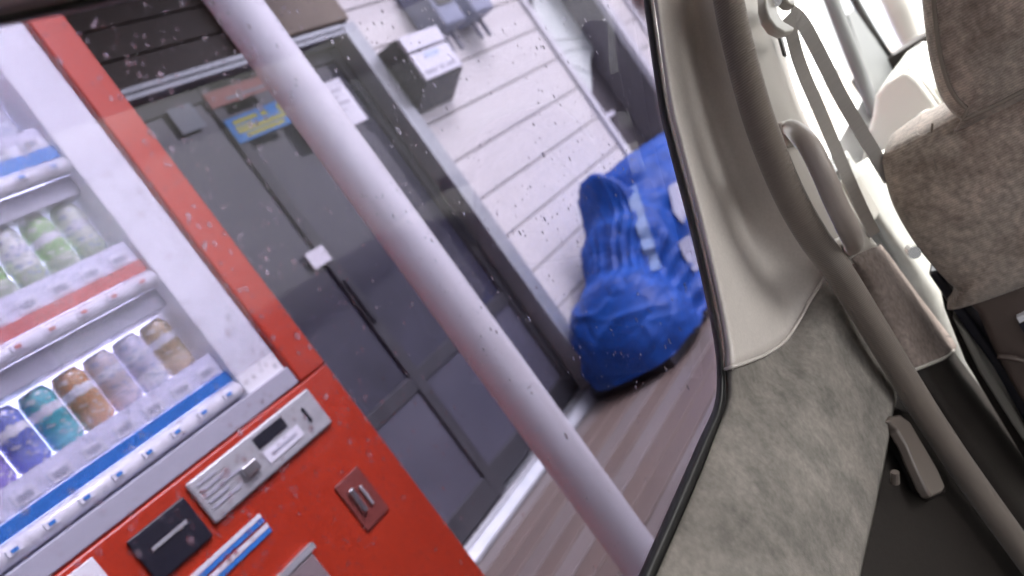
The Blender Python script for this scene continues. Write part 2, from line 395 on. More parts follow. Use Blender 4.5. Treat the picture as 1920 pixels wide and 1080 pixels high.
# dark recess beyond the corner
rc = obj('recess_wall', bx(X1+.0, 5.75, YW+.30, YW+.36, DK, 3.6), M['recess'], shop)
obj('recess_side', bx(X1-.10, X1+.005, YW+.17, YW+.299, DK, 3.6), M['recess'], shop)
obj('conduit', tube([Ty(1145, 213, YW+.28), Ty(1215, 155, YW+.28)], .003, 6), M['boxside'], shop)
obj('wall_socket', prism([Ty(1139, 222, YW+.27), Ty(1136, 213, YW+.27), Ty(1150, 205, YW+.27), Ty(1154, 214, YW+.27)], (0, .03, 0)), M['paperw'], shop)

# ================================================================== next building
nbld = empty('neighbouring_building', (7, YW, 0), 'second white sided building past the dark gap', 'building')
w2 = obj('siding_wall', bx(5.60, 10.0, YW+.014, YW+.5, .01, 3.8), M['backing'], nbld)
obj('side_wall', bx(5.585, 5.598, YW+.016, YW+.298, .01, 3.8), mat('grey_render_wall', (.20, .19, .20), .7, col2=(.26, .245, .255), scale=6, stretch=(3, 3, .6)), nbld)
zj = joint
while zj < 3.75:
    z0, z1 = max(zj+.0035, .03), zj+.2045
    if z1-z0 > .04:
        for xa, xb in ((5.62, 5.92), (5.98, 10.0)):
            obj('siding_board', bx(xa, xb, YW, YW+.013, z0, z1), M['siding'], w2, bevel=.004)
    zj += .208
obj('corner_trim', bx(5.53, 5.617, YW-.03, YW+.013, .01, 3.8), M['trimwhite'], nbld, bevel=.004)
obj('joint_trim', bx(5.923, 5.977, YW-.02, YW+.013, .01, 3.8), M['trimwhite'], nbld, bevel=.004)
obj('sign_board', bx(6.05, 6.9, 2.26, 2.30, HC+.5, HC+1.0), M['redsign'], label='plain red sign board on the second white sided building', cat='sign', bevel=.004)

# ================================================================== vending machine
YV = 1.55; VL, VR = .10, 1.24; VB, VT = DK, HC+.985
vm = empty('vending_machine', ((VL+VR)/2, 1.9, DK), 'red drinks vending machine with a lit white display of bottles and cans', 'vending machine')
bm = nb()
box(bm, VL, VR, YV+.16, 2.30, VB+.03, VT)                        # cabinet
box(bm, VL, VR, YV, YV+.159, VB+.03, HC-.082)                    # lower door
box(bm, VR-.085, VR, YV, YV+.159, HC-.081, VT)                   # right jamb
box(bm, VL, VL+.07, YV, YV+.159, HC-.081, VT)
box(bm, VL+.07, VR-.085, YV, YV+.159, VT-.07, VT)
cab = obj('cabinet', bm, M['red'], vm, bevel=.006, bseg=2)
for xx in (VL+.05, VR-.11): obj('foot', bx(xx, xx+.06, YV+.1, YV+.2, VB, VB+.031), M['blackp'], vm)
DL, DR, DB, DT = VL+.071, VR-.086, HC-.08, VT-.071
disp = obj('display_back', bx(DL, DR, YV+.14, YV+.158, DB+.02, DT), M['lit'], vm)
obj('display_side', bx(DR-.115, DR-.002, YV+.012, YV+.139, DB+.04, DT), M['cabwhite'], vm, bevel=.006)
obj('display_side', bx(DL+.002, DL+.04, YV+.012, YV+.139, DB+.04, DT), M['cabwhite'], vm, bevel=.006)
obj('display_glass', bx(DL, DR, YV+.002, YV+.006, DB+.09, DT), M['vglass'], vm)
cols_tea = [(.25, .50, .14), (.50, .62, .35), (.62, .60, .22), (.70, .74, .62), (.35, .55, .25), (.74, .76, .70)]
cols_can = [(.22, .17, .45), (.48, .25, .12), (.50, .38, .24), (.16, .20, .52), (.55, .48, .50), (.35, .16, .22), (.10, .42, .45), (.62, .60, .70)]
cols_pale = [(.66, .70, .80), (.74, .75, .80), (.60, .66, .82), (.76, .72, .74)]
def drink_mat(n, c, body):
    m = mat(n, c, .3); t = m.node_tree; b = t.nodes['Principled BSDF']
    tc = t.nodes.new('ShaderNodeTexCoord'); s = t.nodes.new('ShaderNodeSeparateXYZ'); t.links.new(tc.outputs['Object'], s.inputs[0])
    r = t.nodes.new('ShaderNodeValToRGB'); r.color_ramp.interpolation = 'CONSTANT'
    e = r.color_ramp.elements; e[0].color = (*body, 1); e[0].position = 0
    e[1].position = .22; e[1].color = (*c, 1)
    for p, q in ((.40, (.72, .72, .76)), (.50, c), (.72, body)): k = e.new(p); k.color = (*q, 1)
    mu = t.nodes.new('ShaderNodeMath'); mu.operation = 'MULTIPLY'; mu.inputs[1].default_value = 1/.165
    t.links.new(s.outputs[2], mu.inputs[0]); t.links.new(mu.outputs[0], r.inputs[0])
    mp = t.nodes.new('ShaderNodeMapping'); mp.inputs['Scale'].default_value = (1, 1, 2.2); t.links.new(tc.outputs['Object'], mp.inputs[0])
    v = t.nodes.new('ShaderNodeTexVoronoi'); v.inputs['Scale'].default_value = 55; t.links.new(mp.outputs[0], v.inputs['Vector'])
    lt_ = t.nodes.new('ShaderNodeMath'); lt_.operation = 'LESS_THAN'; lt_.inputs[1].default_value = .33; t.links.new(v.outputs['Distance'], lt_.inputs[0])
    mx = t.nodes.new('ShaderNodeMixRGB'); mx.inputs[2].default_value = (.75, .74, .70, 1) if sum(c) < 1.4 else (.25, .30, .50, 1)
    ml = t.nodes.new('ShaderNodeMath'); ml.operation = 'MULTIPLY'; ml.inputs[1].default_value = .75; t.links.new(lt_.outputs[0], ml.inputs[0])
    t.links.new(ml.outputs[0], mx.inputs[0]); t.links.new(r.outputs[0], mx.inputs[1]); t.links.new(mx.outputs[0], b.inputs['Base Color']); return m
bottle_prof = [(.026, 0), (.031, .005), (.031, .03), (.029, .04), (.031, .05), (.031, .105), (.027, .120), (.014, .142), (.0125, .150)]
can_prof = [(.024, 0), (.031, .008), (.031, .105), (.025, .116), (.024, .120)]
def mk(prof, m):
    b = lathe(prof, 18); bmesh.ops.recalc_face_normals(b, faces=b.faces); me = bpy.data.meshes.new('drink'); b.to_mesh(me); b.free(); me.materials.append(m)
    for p in me.polygons: p.use_smooth = True
    return me
def mkcap(c):
    b = lathe([(.0145, .149), (.0145, .165), (.012, .168)], 14); bmesh.ops.recalc_face_normals(b, faces=b.faces); me = bpy.data.meshes.new('cap'); b.to_mesh(me); b.free(); me.materials.append(mat('cap', c, .4)); return me
teas = [mk(bottle_prof, drink_mat('tea_label', c, (.45, .52, .38))) for c in cols_tea]
cans = [mk(can_prof, drink_mat('can_print', c, tuple(min(.8, q*1.2+.1) for q in c))) for c in cols_can]
pales = [mk(bottle_prof, drink_mat('pale_label', c, (.70, .74, .80))) for c in cols_pale]
caps = [mkcap((.75, .75, .78)), mkcap((.2, .45, .2)), mkcap((.15, .25, .6))]
for row, (rz, strip) in enumerate(((.559, 'strip_b'), (.276, 'strip_r'), (-.010, 'strip_b'))):
    zc = HC+rz; xa, xb = DL+.041, DR-.116
    sh = obj('shelf', bx(xa, xb, YV+.03, YV+.139, zc+.082, zc+.094), M['strip_w'], vm)
    obj('price_strip', bx(xa, xb, YV+.028, YV+.034, zc+.046, zc+.082), M['strip_w'], sh)
    obj('colour_strip', bx(xa, xb, YV+.024, YV+.030, zc+.019, zc+.045), M[strip], sh)
    obj('rail', tube([Vector((xa, YV+.034, zc)), Vector((DR-.03, YV+.034, zc))], .0185, 16), M['rail'], sh, smooth=True)
    obj('shelf_underside', bx(xa, xb, YV+.045, YV+.139, zc-.06, zc-.018), M['shelfgrey'], sh)
    nbt = 12
    for q in range(nbt):
        xx = xa+.036+q*(xb-xa-.072)/(nbt-1)
        if row == 1: me = pales[q % 4] if False else teas[(q*5+2) % 6]
        if row == 0: me = pales[(q*3) % 4]
        if row == 1: me = teas[(q*5+2) % 6]
        if row == 2: me = cans[(q*3+1) % 8]
        # what stands ON a rail row: rows are counted from the top
        o = obj('drink_bottle' if row < 2 else 'drink_can', me, None, vm, loc=(xx, YV+.086, zc+.0945))
        if row < 2: obj('bottle_cap', caps[(q*2+row) % 3], None, o, loc=(xx, YV+.086, zc+.0945))
        tg_ = obj('price_tag', bx(xx-.022, xx+.022, YV+.0255, YV+.0278, zc+.050, zc+.076), M['paperw'], sh)
        obj('price_print', bx(xx-.015, xx+.013, YV+.0243, YV+.0254, zc+.057, zc+.068), M['greyprint'], sh)
        obj('button_lamp', bx(xx-.006, xx+.006, YV+.010, YV+.0118, zc-.003, zc+.003), M['strip_r' if row == 1 else 'strip_b'], vm)
        bt = obj('button', bx(xx-.013, xx+.013, YV+.012, YV+.0165, zc-.006, zc+.006), M['paperw'], vm)
# the lowest shelf's grey lip over the red body
obj('display_lip', bx(DL, DR, YV+.004, YV+.05, HC-.079, HC-.034), M['shelfgrey'], vm, bevel=.004)
def plate(name, pts, y, m, parent, th=.006, **k):
    return obj(name, prism([Ty(px, py, y) for px, py in pts], (0, th, 0)), m, parent, **k)
cp = obj('coin_panel', bx(.80, 1.15, YV-.012, YV-.001, HC-.192, HC-.098), M['silver'], vm, bevel=.006)
obj('coin_label', bx(.965, 1.07, YV-.0145, YV-.0125, HC-.172, HC-.145), M['paperw'], cp)
obj('coin_slot', bx(1.10, 1.108, YV-.0145, YV-.0125, HC-.16, HC-.125), M['blackp'], cp)
obj('coin_lever', bx(.90, .94, YV-.026, YV-.0125, HC-.165, HC-.14), M['metalw'], cp, bevel=.004)
for k in range(5):
    obj('lettering', bx(.815, .815+.05+.02*(k % 3), YV-.0145, YV-.0125, HC-.116-.013*k, HC-.112-.013*k), M['greyprint'], cp)
obj('price_screen', bx(.965, 1.05, YV-.0145, YV-.0125, HC-.135, HC-.110), M['blackp'], cp)
obj('lettering', bx(.98, 1.055, YV-.0155, YV-.0146, HC-.162, HC-.156), M['greyprint'], cp)
obj('slot_mouth', bx(.68, .76, YV-.0125, YV-.0105, HC-.155, HC-.148), M['silver'], vm)
for k in range(4): obj('lettering', bx(.45, .57-.03*(k % 2), YV-.0075, YV-.0062, HC-.128-.03*k, HC-.12-.03*k), M['strip_b'], vm)
obj('bill_slot', bx(.655, .785, YV-.010, YV-.001, HC-.205, HC-.112), M['blackp'], vm, bevel=.004)
obj('info_panel', bx(.42, .60, YV-.006, YV-.001, HC-.27, HC-.095), M['cabwhite'], vm, bevel=.003)
for k, (m, zz0) in enumerate((('paperw', -.232), ('strip_b', -.242), ('paperw', -.256), ('strip_b', -.266))):
    obj('sticker_band', bx(.70, .885, YV-.004, YV-.001, HC+zz0-.009, HC+zz0), M[m], vm)
fl = obj('delivery_flap', bx(.46, .92, YV-.014, YV-.001, HC-.56, HC-.36), M['flap'], vm, bevel=.01)
obj('flap_rim', bx(.45, .93, YV-.018, YV-.002, HC-.358, HC-.345), M['silver'], fl)
lk = obj('lock_plate', bx(1.055, 1.135, YV-.006, YV-.001, HC-.42, HC-.30), mat('dull_red_plate', (.24, .06, .05), .35), vm, bevel=.004)
obj('lock_handle', bx(1.07, 1.085, YV-.016, YV-.007, HC-.385, HC-.325), M['metalw'], lk, bevel=.003)
obj('lock_handle', bx(1.10, 1.108, YV-.014, YV-.007, HC-.385, HC-.335), M['silver'], lk, bevel=.003)

# ================================================================== white post
PX, PY = 1.485, 1.35
pst = empty('support_post', (PX, PY, DK), 'round white painted post standing before the dark door', 'post')
obj('shaft', lathe([(.056, DK+.012), (.056, HC+1.46)], 32, c=(PX, PY, 0)), M['post'], pst, smooth=False, bevel=.002)
for p in pst.children:
    for f in p.data.polygons: f.use_smooth = len(f.vertices) == 4
obj('base_plate', lathe([(.10, DK+.002), (.10, DK+.014)], 24, c=(PX, PY, 0)), M['post'], pst)
for zb in ():
    obj('band', lathe([(.0565, HC+zb), (.0572, HC+zb+.003), (.0572, HC+zb+.009), (.0565, HC+zb+.012)], 32, c=(PX, PY, 0)), M['post'], pst)

# ================================================================== papers on the door
yp = YW-.004
def sign(name, x0, x1, z0, z1, m, label, cat, y=yp):
    return obj(name, bx(x0, x1, y-.003, y, HC+z0, HC+z1), m, label=label, cat=cat)
k = YW/2.3
s = sign('poster', 2.185, 2.50, .695, .795, M['bluep'], 'blue poster with yellow lettering bars taped to the dark door', 'poster')
for (a, b, c, d) in ((2.215, 2.34, .765, .782), (2.36, 2.39, .76, .782), (2.21, 2.49, .728, .745), (2.21, 2.30, .748, .757), (2.24, 2.44, .706, .722), (2.45, 2.485, .75, .785)):
    obj('lettering', bx(a, b, yp-.0045, yp-.0032, HC+c, HC+d), M['yellowp'], s)
s = sign('poster', 2.18, 2.52, .85, .912, M['redp'], 'faded red poster above the blue and yellow one', 'poster')
obj('lettering', bx(2.26, 2.50, yp-.0045, yp-.0032, HC+.862, HC+.874), M['cardgrey'], s)
s = sign('notice', 2.53, 2.86, .585, .795, M['paperw'], 'large white paper notice with grey printed lines on the door', 'notice')
for q in range(4): obj('lettering', bx(2.56, 2.83-.05*(q % 2), yp-.0045, yp-.0032, HC+.745-q*.03, HC+.753-q*.03), M['greyprint'], s)
sign('card', 2.00, 2.11, .80, .90, M['cardgrey'], 'small grey card on the door between vending machine and red poster', 'card')
sign('card', 2.115, 2.212, .166, .232, M['paperw'], 'small white card low on the dark door', 'card')

# ================================================================== boxes on the siding
lb = empty('letter_box', (3.32, YW-.09, HC+.56), 'white fronted letter box with dark sides on the siding beside the door frame', 'letter box')
bxm = nb(); xl, xr, yf = 3.15, 3.475, 2.215
pts = [(xl, YW-.001, HC+.83), (xl, yf+.012, HC+.815), (xl, yf+.012, HC+.585), (xl, YW-.001, HC+.50)]
obj('box_body', prism(pts, (xr-xl, 0, 0)), M['boxside'], lb, bevel=.006)
obj('front_panel', bx(xl+.004, xr-.004, yf, yf+.011, HC+.592, HC+.725), M['paperw'], lb, bevel=.004)
obj('flap', bx(xl+.004, xr-.004, yf-.004, yf+.011, HC+.734, HC+.812), M['paperw'], lb, bevel=.004)
obj('name_plate', bx(xl+.10, xl+.22, yf-.002, yf, HC+.685, HC+.712), mat('pale_blue_plate', (.55, .65, .85), .4), lb)
for a, b in ((.03, .12), (.15, .19), (.21, .28)): obj('lettering', bx(xl+a, xl+b, yf-.002, yf, HC+.615, HC+.632), M['greyprint'], lb)
def meter(name, xa, xb, z0, z1, label):
    e = empty(name, ((xa+xb)/2, 2.3, HC+z0), label, 'meter')
    obj('housing', bx(xa, xb, 2.22, YW-.001, HC+z0, HC+z1), M['meter'], e, bevel=.02, bseg=3)
    obj('dial_window', bx(xa+.03, xb-.03, 2.212, 2.219, HC+z0+.11, HC+z1-.05), M['boxside'], e, bevel=.004)
    for q in (.3, .7): obj('pipe', lathe([(.014, HC+z0-.10), (.014, HC+z0-.001)], 10, c=(xa+(xb-xa)*q, 2.31, 0)), M['shelfgrey'], e)
meter('utility_meter', 3.56, 3.76, .79, 1.10, 'blue grey utility meter next to the letter box')
meter('utility_meter', 3.86, 4.06, .80, 1.12, 'blue grey utility meter nearer the wall corner')
# pale green cover in the dark gap, standing in for a cabin reflection in the glass
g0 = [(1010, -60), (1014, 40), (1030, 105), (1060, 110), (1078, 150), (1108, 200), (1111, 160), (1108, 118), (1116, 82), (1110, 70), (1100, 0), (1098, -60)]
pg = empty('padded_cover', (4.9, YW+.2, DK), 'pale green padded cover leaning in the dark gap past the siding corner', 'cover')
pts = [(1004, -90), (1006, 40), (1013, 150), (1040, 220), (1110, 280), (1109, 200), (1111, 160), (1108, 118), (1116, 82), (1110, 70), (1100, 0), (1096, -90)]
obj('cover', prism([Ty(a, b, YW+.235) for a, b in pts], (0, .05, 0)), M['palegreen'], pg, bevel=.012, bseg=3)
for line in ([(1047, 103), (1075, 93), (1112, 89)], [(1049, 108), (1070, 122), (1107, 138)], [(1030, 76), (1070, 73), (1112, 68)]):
    obj('seam', tube(catmull([Ty(a, b, YW+.235) for a, b in line], 10), .004, 6), M['greenseam'], pg)  # seams stand for the curved lines within the reflection

# ================================================================== blue tarpaulin bundle
TX = 2.84
def tarp_prof(d):
    end = math.sqrt(max(0, 1-(1-min(1, d/.30))**2))
    sm = lambda q: q*q*(3-2*q)
    h = .42*end+.20*sm(max(0, min(1, (d-.34)/.30)))+.13*sm(max(0, min(1, (d-.60)/.22)))
    h += .12*math.exp(-((d-.72)/.045)**2)-.09*math.exp(-((d-.90)/.09)**2)
    w = (.285*end+.01)*(1-.26*math.exp(-((d-.46)/.10)**2)-.30*math.exp(-((d-.74)/.12)**2))
    return h, w
def tarp():
    bm = nb(); NU, NV = 150, 120; rows = []
    for i in range(NU):
        u = i/(NU-1); x = TX+1.70*u**1.3; d = x-TX
        h, w = tarp_prof(d); row = []
        for j in range(NV+1):
            a = PI*j/NV; ca, sa = math.cos(a), math.sin(a)
            yy = 2.07-w*math.copysign(abs(ca)**.75, ca); zz = h*abs(sa)**.75
            p = Vector((x, yy, zz)); nrm = Vector((-.6 if d < .2 else -.1, -ca, sa)).normalized()
            g = math.exp(-((d-.50)/.17)**2)
            # pleats gathered round the waist fan out over the ridge; the near bulge is taut with a few long creases
            ph = a*20+5*d+2.2*noise.noise(Vector((x*2.5, a*1.5, 1.7)))
            pl = (1-abs(math.sin(ph)))**1.5*.026*g+.010*math.sin(ph*.6+8*d)*min(1, max(0, d-.5)*3)
            cr = (1-abs(noise.noise(Vector((x*3, yy*4, zz*8+2)))))**9*.011+(1-abs(noise.noise(Vector((x*6+zz*9, yy*6, zz*4+7)))))**12*.007
            cr -= (1-abs(noise.noise(Vector((x*4-zz*6, yy*5, zz*5+15)))))**10*.009
            soft = noise.noise(Vector((x*3.1, yy*3.5, zz*4)))*.030+noise.noise(Vector((x*8, yy*7, zz*13)))*.008
            p += nrm*(soft+pl+cr)*min(1, d/.10+.1)
            p.z = max(p.z, .045+.03*noise.noise(Vector((x*6, 0, 3.3))))
            row.append(bm.verts.new((p.x, min(p.y, YW-.03), p.z+DK)))
        rows.append(row)
    for A, B in zip(rows, rows[1:]):
        for q in range(NV): bm.faces.new((A[q], A[q+1], B[q+1], B[q]))
    bm.faces.new(rows[0][::-1]); bm.faces.new(rows[-1])
    return bm
tp = empty('tarpaulin_bundle', (3.4, 2.05, DK), 'blue tarpaulin bundle wrapped round a long load beside the siding', 'tarpaulin')
obj('pallet', bx(TX+.08, TX+1.6, 1.86, 2.30, DK+.002, DK+.07), M['blackp'], tp)  # black slab in place of the shadow beneath the hem
tb = obj('sheet', tarp(), M['tarp'], tp, smooth=True, keep=False)

def surf_tarp(x, a, off=.012):
    """point on the bundle's smooth shape (for the strap tied to it)"""
    h, w = tarp_prof(x-TX); ca, sa = math.cos(a), math.sin(a)
    return Vector((x, 2.07-(w+off)*math.copysign(abs(ca)**.75, ca), DK+(h+off)*abs(sa)**.75))
from mathutils.bvhtree import BVHTree
_me = tb.data; _bvh = BVHTree.FromPolygons([v_.co[:] for v_ in _me.vertices], [p.vertices[:] for p in _me.polygons])
def on_tarp(px, py):
    d = ray(px, py).normalized(); h_ = _bvh.ray_cast(Vector((0, 0, HC)), d)
    return h_[0]-d*.012 if h_[0] else None
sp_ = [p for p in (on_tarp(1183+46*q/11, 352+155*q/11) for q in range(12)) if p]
obj('strap', flat_band(catmull(sp_, 20), .055, .003, Vector((.75, -.65, 0))), M['strapw'], tp)  # pale band painted in for the seat belt's reflection in the window
for pts_ in ([(1252, 352), (1275, 335), (1290, 380), (1280, 420), (1262, 400)], [(1270, 455), (1292, 440), (1315, 500), (1300, 510), (1280, 480)]):
    pp = [on_tarp(a, b) for a, b in pts_]
    if all(pp): obj('white_patch', prism(pp, (-.006, -.008, 0)), M['whitebag'], tp)
def rag(c, s, seed):
    bm = nb(); bmesh.ops.create_icosphere(bm, subdivisions=3, radius=1)
    for v_ in bm.verts:
        n = 1+.35*noise.noise(v_.co*1.6+Vector((seed, 0, 0)))+.12*noise.noise(v_.co*4+Vector((0, seed, 0)))
        v_.co = Vector((v_.co.x*s[0]*n, v_.co.y*s[1]*n, v_.co.z*s[2]*n))+Vector(c)
    return bm

# ================================================================== the car round the camera
car = empty('car', (.8, -.3, 0), 'grey beige car cabin around the tinted side window wet with raindrops', 'car')
IN = Vector((0, -1, 0))
# --- rear side window
win_px = [(1200, -60), (1234, 180), (1256, 280), (1295, 430), (1327, 570), (1342, 650), (1346, 705), (1341, 760), (1311, 828), (1278, 903), (1228, 1015), (1172, 1140)]
edge3 = [Ts(a, b) for a, b in win_px]
ztop = HC+.2185
def on_side(x, z, off=0): return Vector((x, ys(z, off), z))
edge_line = catmull(edge3, 60)
# extend the top of the front edge to the roof rail and run back along it, and back along the sill
dirt = (edge_line[0]-edge_line[1]).normalized()
p_top = edge_line[0]+dirt*((ztop-edge_line[0].z)/dirt.z)
zsill = edge_line[-1].z
glass_poly = [on_side(-.55, ztop), p_top]+edge_line+[on_side(-.55, zsill)]
sw = obj('side_window', prism(glass_poly, (0, .0045, 0)), M['tint'], car, label='tinted rear side window wet with raindrops')
# gasket: outer line is pushed away from the glass
def grow(px, d):
    c = Vector((700, 400)); res = []
    for i, p in enumerate(px):
        a, b = Vector(px[max(0, i-1)]), Vector(px[min(len(px)-1, i+1)]); t = (b-a).normalized(); n = Vector((-t.y, t.x))
        if n.dot(Vector(p)-c) < 0: n = -n
        w = d[i] if isinstance(d, list) else d
        res.append((p[0]+n.x*w, p[1]+n.y*w))
    return res
gw = [17, 17, 18, 18, 17, 16, 16, 20, 25, 27, 28, 28]
gout = grow(win_px, gw); gin = grow(win_px, -2)
gk = loft([[Ts(*p, -.002) for p in gin], [Ts(*p, -.012) for p in grow(win_px, [w*.45 for w in gw])], [Ts(*p, -.010) for p in gout]], 60, 7)
orient(gk, IN); obj('window_gasket', gk, M['rubber'], sw, keep=True, smooth=True, solid=.003, soff=-1)
tg = [(-260, 105), (0, 51), (130, 25), (260, -2), (520, -55), (1000, -150), (1240, -195)]
def shift(px, dx, dy): return [(a+dx, b+dy) for a, b in px]
gk = loft([[Ts(*p, -.002) for p in tg], [Ts(*p, -.012) for p in shift(tg, 0, -9)], [Ts(*p, -.012) for p in shift(tg, -1, -17)]], 30, 5)
orient(gk, IN); obj('window_gasket', gk, M['rubber'], sw, keep=True, smooth=True, solid=.004, soff=-1)
# --- raindrops on the outside of the glass
def drop_mesh(seed):
    rd = random.Random(seed); bm = nb(); R = []
    for k, (r, h) in enumerate(((1, 0), (.93, .22), (.70, .42), (.36, .53))):
        ring = []
        for q in range(9):
            a = 2*PI*q/9; s = 1+.16*rd.uniform(-1, 1) if k == 0 else 1
            ring.append(bm.verts.new((r*math.cos(a)*s, h, r*math.sin(a)*s*1.25-.12*h)))
        R.append(ring)
    for A, B in zip(R, R[1:]):
        for q in range(9): bm.faces.new((A[q], A[(q+1) % 9], B[(q+1) % 9], B[q]))
    bm.faces.new(R[-1]); bm.faces.new(R[0][::-1])
    bmesh.ops.recalc_face_normals(bm, faces=bm.faces)
    me = bpy.data.meshes.new('raindrop'); bm.to_mesh(me); bm.free(); me.materials.append(M['water'])
    for p in me.polygons: p.use_smooth = len(p.vertices) == 4
    return me
dmesh = [drop_mesh(k) for k in range(8)]
ang = math.atan(TILT)
def inside(px, py):
    # image point within the visible glass
    if py < 51-.2*px+12: return False
    e = win_px
    for (a, b), (c, d) in zip(e, e[1:]):
        if b <= py < d: return px < a+(c-a)*(py-b)/(d-b)-6
    return True
rd = random.Random(11); drops = []
tries = 0
while len(drops) < 2000 and tries < 30000:
    tries += 1
    px, py = rd.uniform(0, 1350), rd.uniform(-10, 1090)
    if not inside(px, py): continue
    cl = noise.noise(Vector((px/170, py/170, 2.2)))*.5+noise.noise(Vector((px/55, py/55, 8.1)))*.5
    # denser along the rain's path, sparse towards the sill
    dens = .42+.9*cl
    if px > 900 and py > 760: dens *= .35
    if px < 420: dens *= .55
    if rd.random() > dens: continue
    p = Ts(px, py, .0052); dist = (p-Vector((0, 0, HC))).length
    near = .86 if px < 560 else .58
    r_px = min(9, rd.lognormvariate(.92, .42))*near*1.05
    drops.append((p, r_px/FPX*dist*.85, rd))
drops.sort(key=lambda d: -d[1])
rotm = Matrix.Rotation(ang, 4, 'X')
for p, r, _ in drops[:300]:
    o = obj('raindrop', dmesh[rd.randrange(8)], None, sw, loc=p)
    o.rotation_euler = (ang, 0, 0); o.rotation_mode = 'XYZ'; o.scale = (r, r*.42, r*rd.uniform(.95, 1.5))
bm = nb()
for p, r, _ in drops[300:]:
    t = dmesh[rd.randrange(8)]; mt = Matrix.Translation(p) @ rotm @ Matrix.Diagonal((r, r*.42, r*rd.uniform(.9, 1.5), 1))
    vs = [bm.verts.new(mt @ v_.co) for v_ in t.vertices]
    for f in t.polygons: bm.faces.new([vs[q] for q in f.vertices]).smooth = len(f.vertices) == 4
obj('fine_raindrops', bm, M['water'], sw, keep=True, kind='stuff')

# --- rear door: upper trim, cloth panel, lower trim, handle
door = obj('rear_door', bx(-.9, 1.2, ys(HC-.60)+.035, ys(HC-.60)+.07, .12, HC-.47), M['carpaint'], car)
def lin(pts, n):
    """even samples of a smooth picture curve"""
    return [(v_.x, v_.y) for v_ in catmull([Vector((a, b, 0)) for a, b in pts], n)]
NT, NF = 44, 29
Gc = lin([(1215, -80)]+gout[1:6]+[(1360, 692)], NT)
Sc = lin([(1340, -80), (1352, 0), (1378, 100), (1412, 215), (1464, 345), (1512, 430), (1560, 500)], NT)
Bc = lin([(1360, 692), (1400, 679), (1440, 662), (1470, 641), (1494, 608), (1522, 558), (1560, 500)], NF)
def ridge(f):
    """how far the trim stands inboard, window side (0) to weatherstrip side (1)"""
    if f < .06: return -.014-.012*math.sin(f/.06*PI/2)
    if f < .50: return -.026+.006*(f-.06)/.44
    q = (f-.50)/.50; return -.020-.060*(q*q*(2-q)*.5+q*.5)
G = []
for i in range(NT):
    t = i/(NT-1); row = []
    for j in range(NF):
        f = j/(NF-1)
        ax, ay = Gc[i][0]*(1-f)+Sc[i][0]*f, Gc[i][1]*(1-f)+Sc[i][1]*f
        ex, ey = Gc[-1][0]*(1-f)+Sc[-1][0]*f, Gc[-1][1]*(1-f)+Sc[-1][1]*f
        c = t**5
        row.append(Ts(ax+(Bc[j][0]-ex)*c, ay+(Bc[j][1]-ey)*c, ridge(f)))
    G.append(row)
def grid(G):
    bm = nb(); V = [[bm.verts.new(p) for p in r] for r in G]
    for a, b in zip(V, V[1:]):
        for k in range(len(a)-1): bm.faces.new((a[k], a[k+1], b[k+1], b[k]))
    return bm
u = grid(G); orient(u, IN)
obj('pillar_trim', u, M['trim'], door, keep=True, smooth=True, solid=.008, soff=-1, label='smooth light beige upper door trim')
obj('trim_edge', tube([Ts(a, b, ridge(j/(NF-1))-.0005) for j, (a, b) in enumerate(Bc)], .0022, 8), M['trim'], door, smooth=True)
NT2 = 50
Lc = lin([(1360, 692), (1360, 757), (1336, 832), (1303, 914), (1252, 1031), (1194, 1164)], NT2)
Rc = lin([(1560, 500), (1610, 590), (1672, 712), (1664, 800), (1634, 950), (1610, 1060), (1594, 1150)], NT2)
def bulge(f, t):
    top = ridge(f)+.003
    low = -.012-.034*math.sin(min(1, f*1.25)*PI/2)
    q = min(1, t/.30); q = q*q*(3-2*q)
    return top*(1-q)+low*q
G = []
for i in range(NT2):
    t = i/(NT2-1); row = []
    for j in range(NF):
        f = j/(NF-1)
        ax, ay = Lc[i][0]*(1-f)+Rc[i][0]*f, Lc[i][1]*(1-f)+Rc[i][1]*f
        ex, ey = Lc[0][0]*(1-f)+Rc[0][0]*f, Lc[0][1]*(1-f)+Rc[0][1]*f
        c = (1-t)**5
        row.append(Ts(ax+(Bc[j][0]-ex)*c, ay+(Bc[j][1]-ey)*c, bulge(f, t)))
    # roll the front edge back into the door
    row.append(Ts(Rc[i][0]+5, Rc[i][1]+2, bulge(1, t)+.010)); row.append(Ts(Rc[i][0]+8, Rc[i][1]+3, bulge(1, t)+.03))
    G.append(row)
u = grid(G); orient(u, IN)
obj('fabric_panel', u, M['fabric'], door, keep=True, smooth=True, solid=.006, soff=-1, label='mottled grey suede door panel')
lw = [[Ts(a, b, o) for a, b, o in l] for l in (
    [(1640, 660, -.01), (1640, 800, -.012), (1610, 960, -.012), (1570, 1150, -.012)],
    [(1690, 730, -.034), (1700, 830, -.026), (1690, 980, -.022), (1680, 1150, -.022)],
    [(1740, 800, -.036), (1770, 880, -.030), (1790, 1000, -.026), (1800, 1150, -.026)],
    [(1760, 770, -.036), (1850, 920, -.034), (1910, 1020, -.032), (1990, 1150, -.032)])]
u = loft(lw, 30, 20); orient(u, IN)
lower = obj('lower_panel', u, M['lower'], door, keep=True, smooth=True, solid=.02, soff=-1)
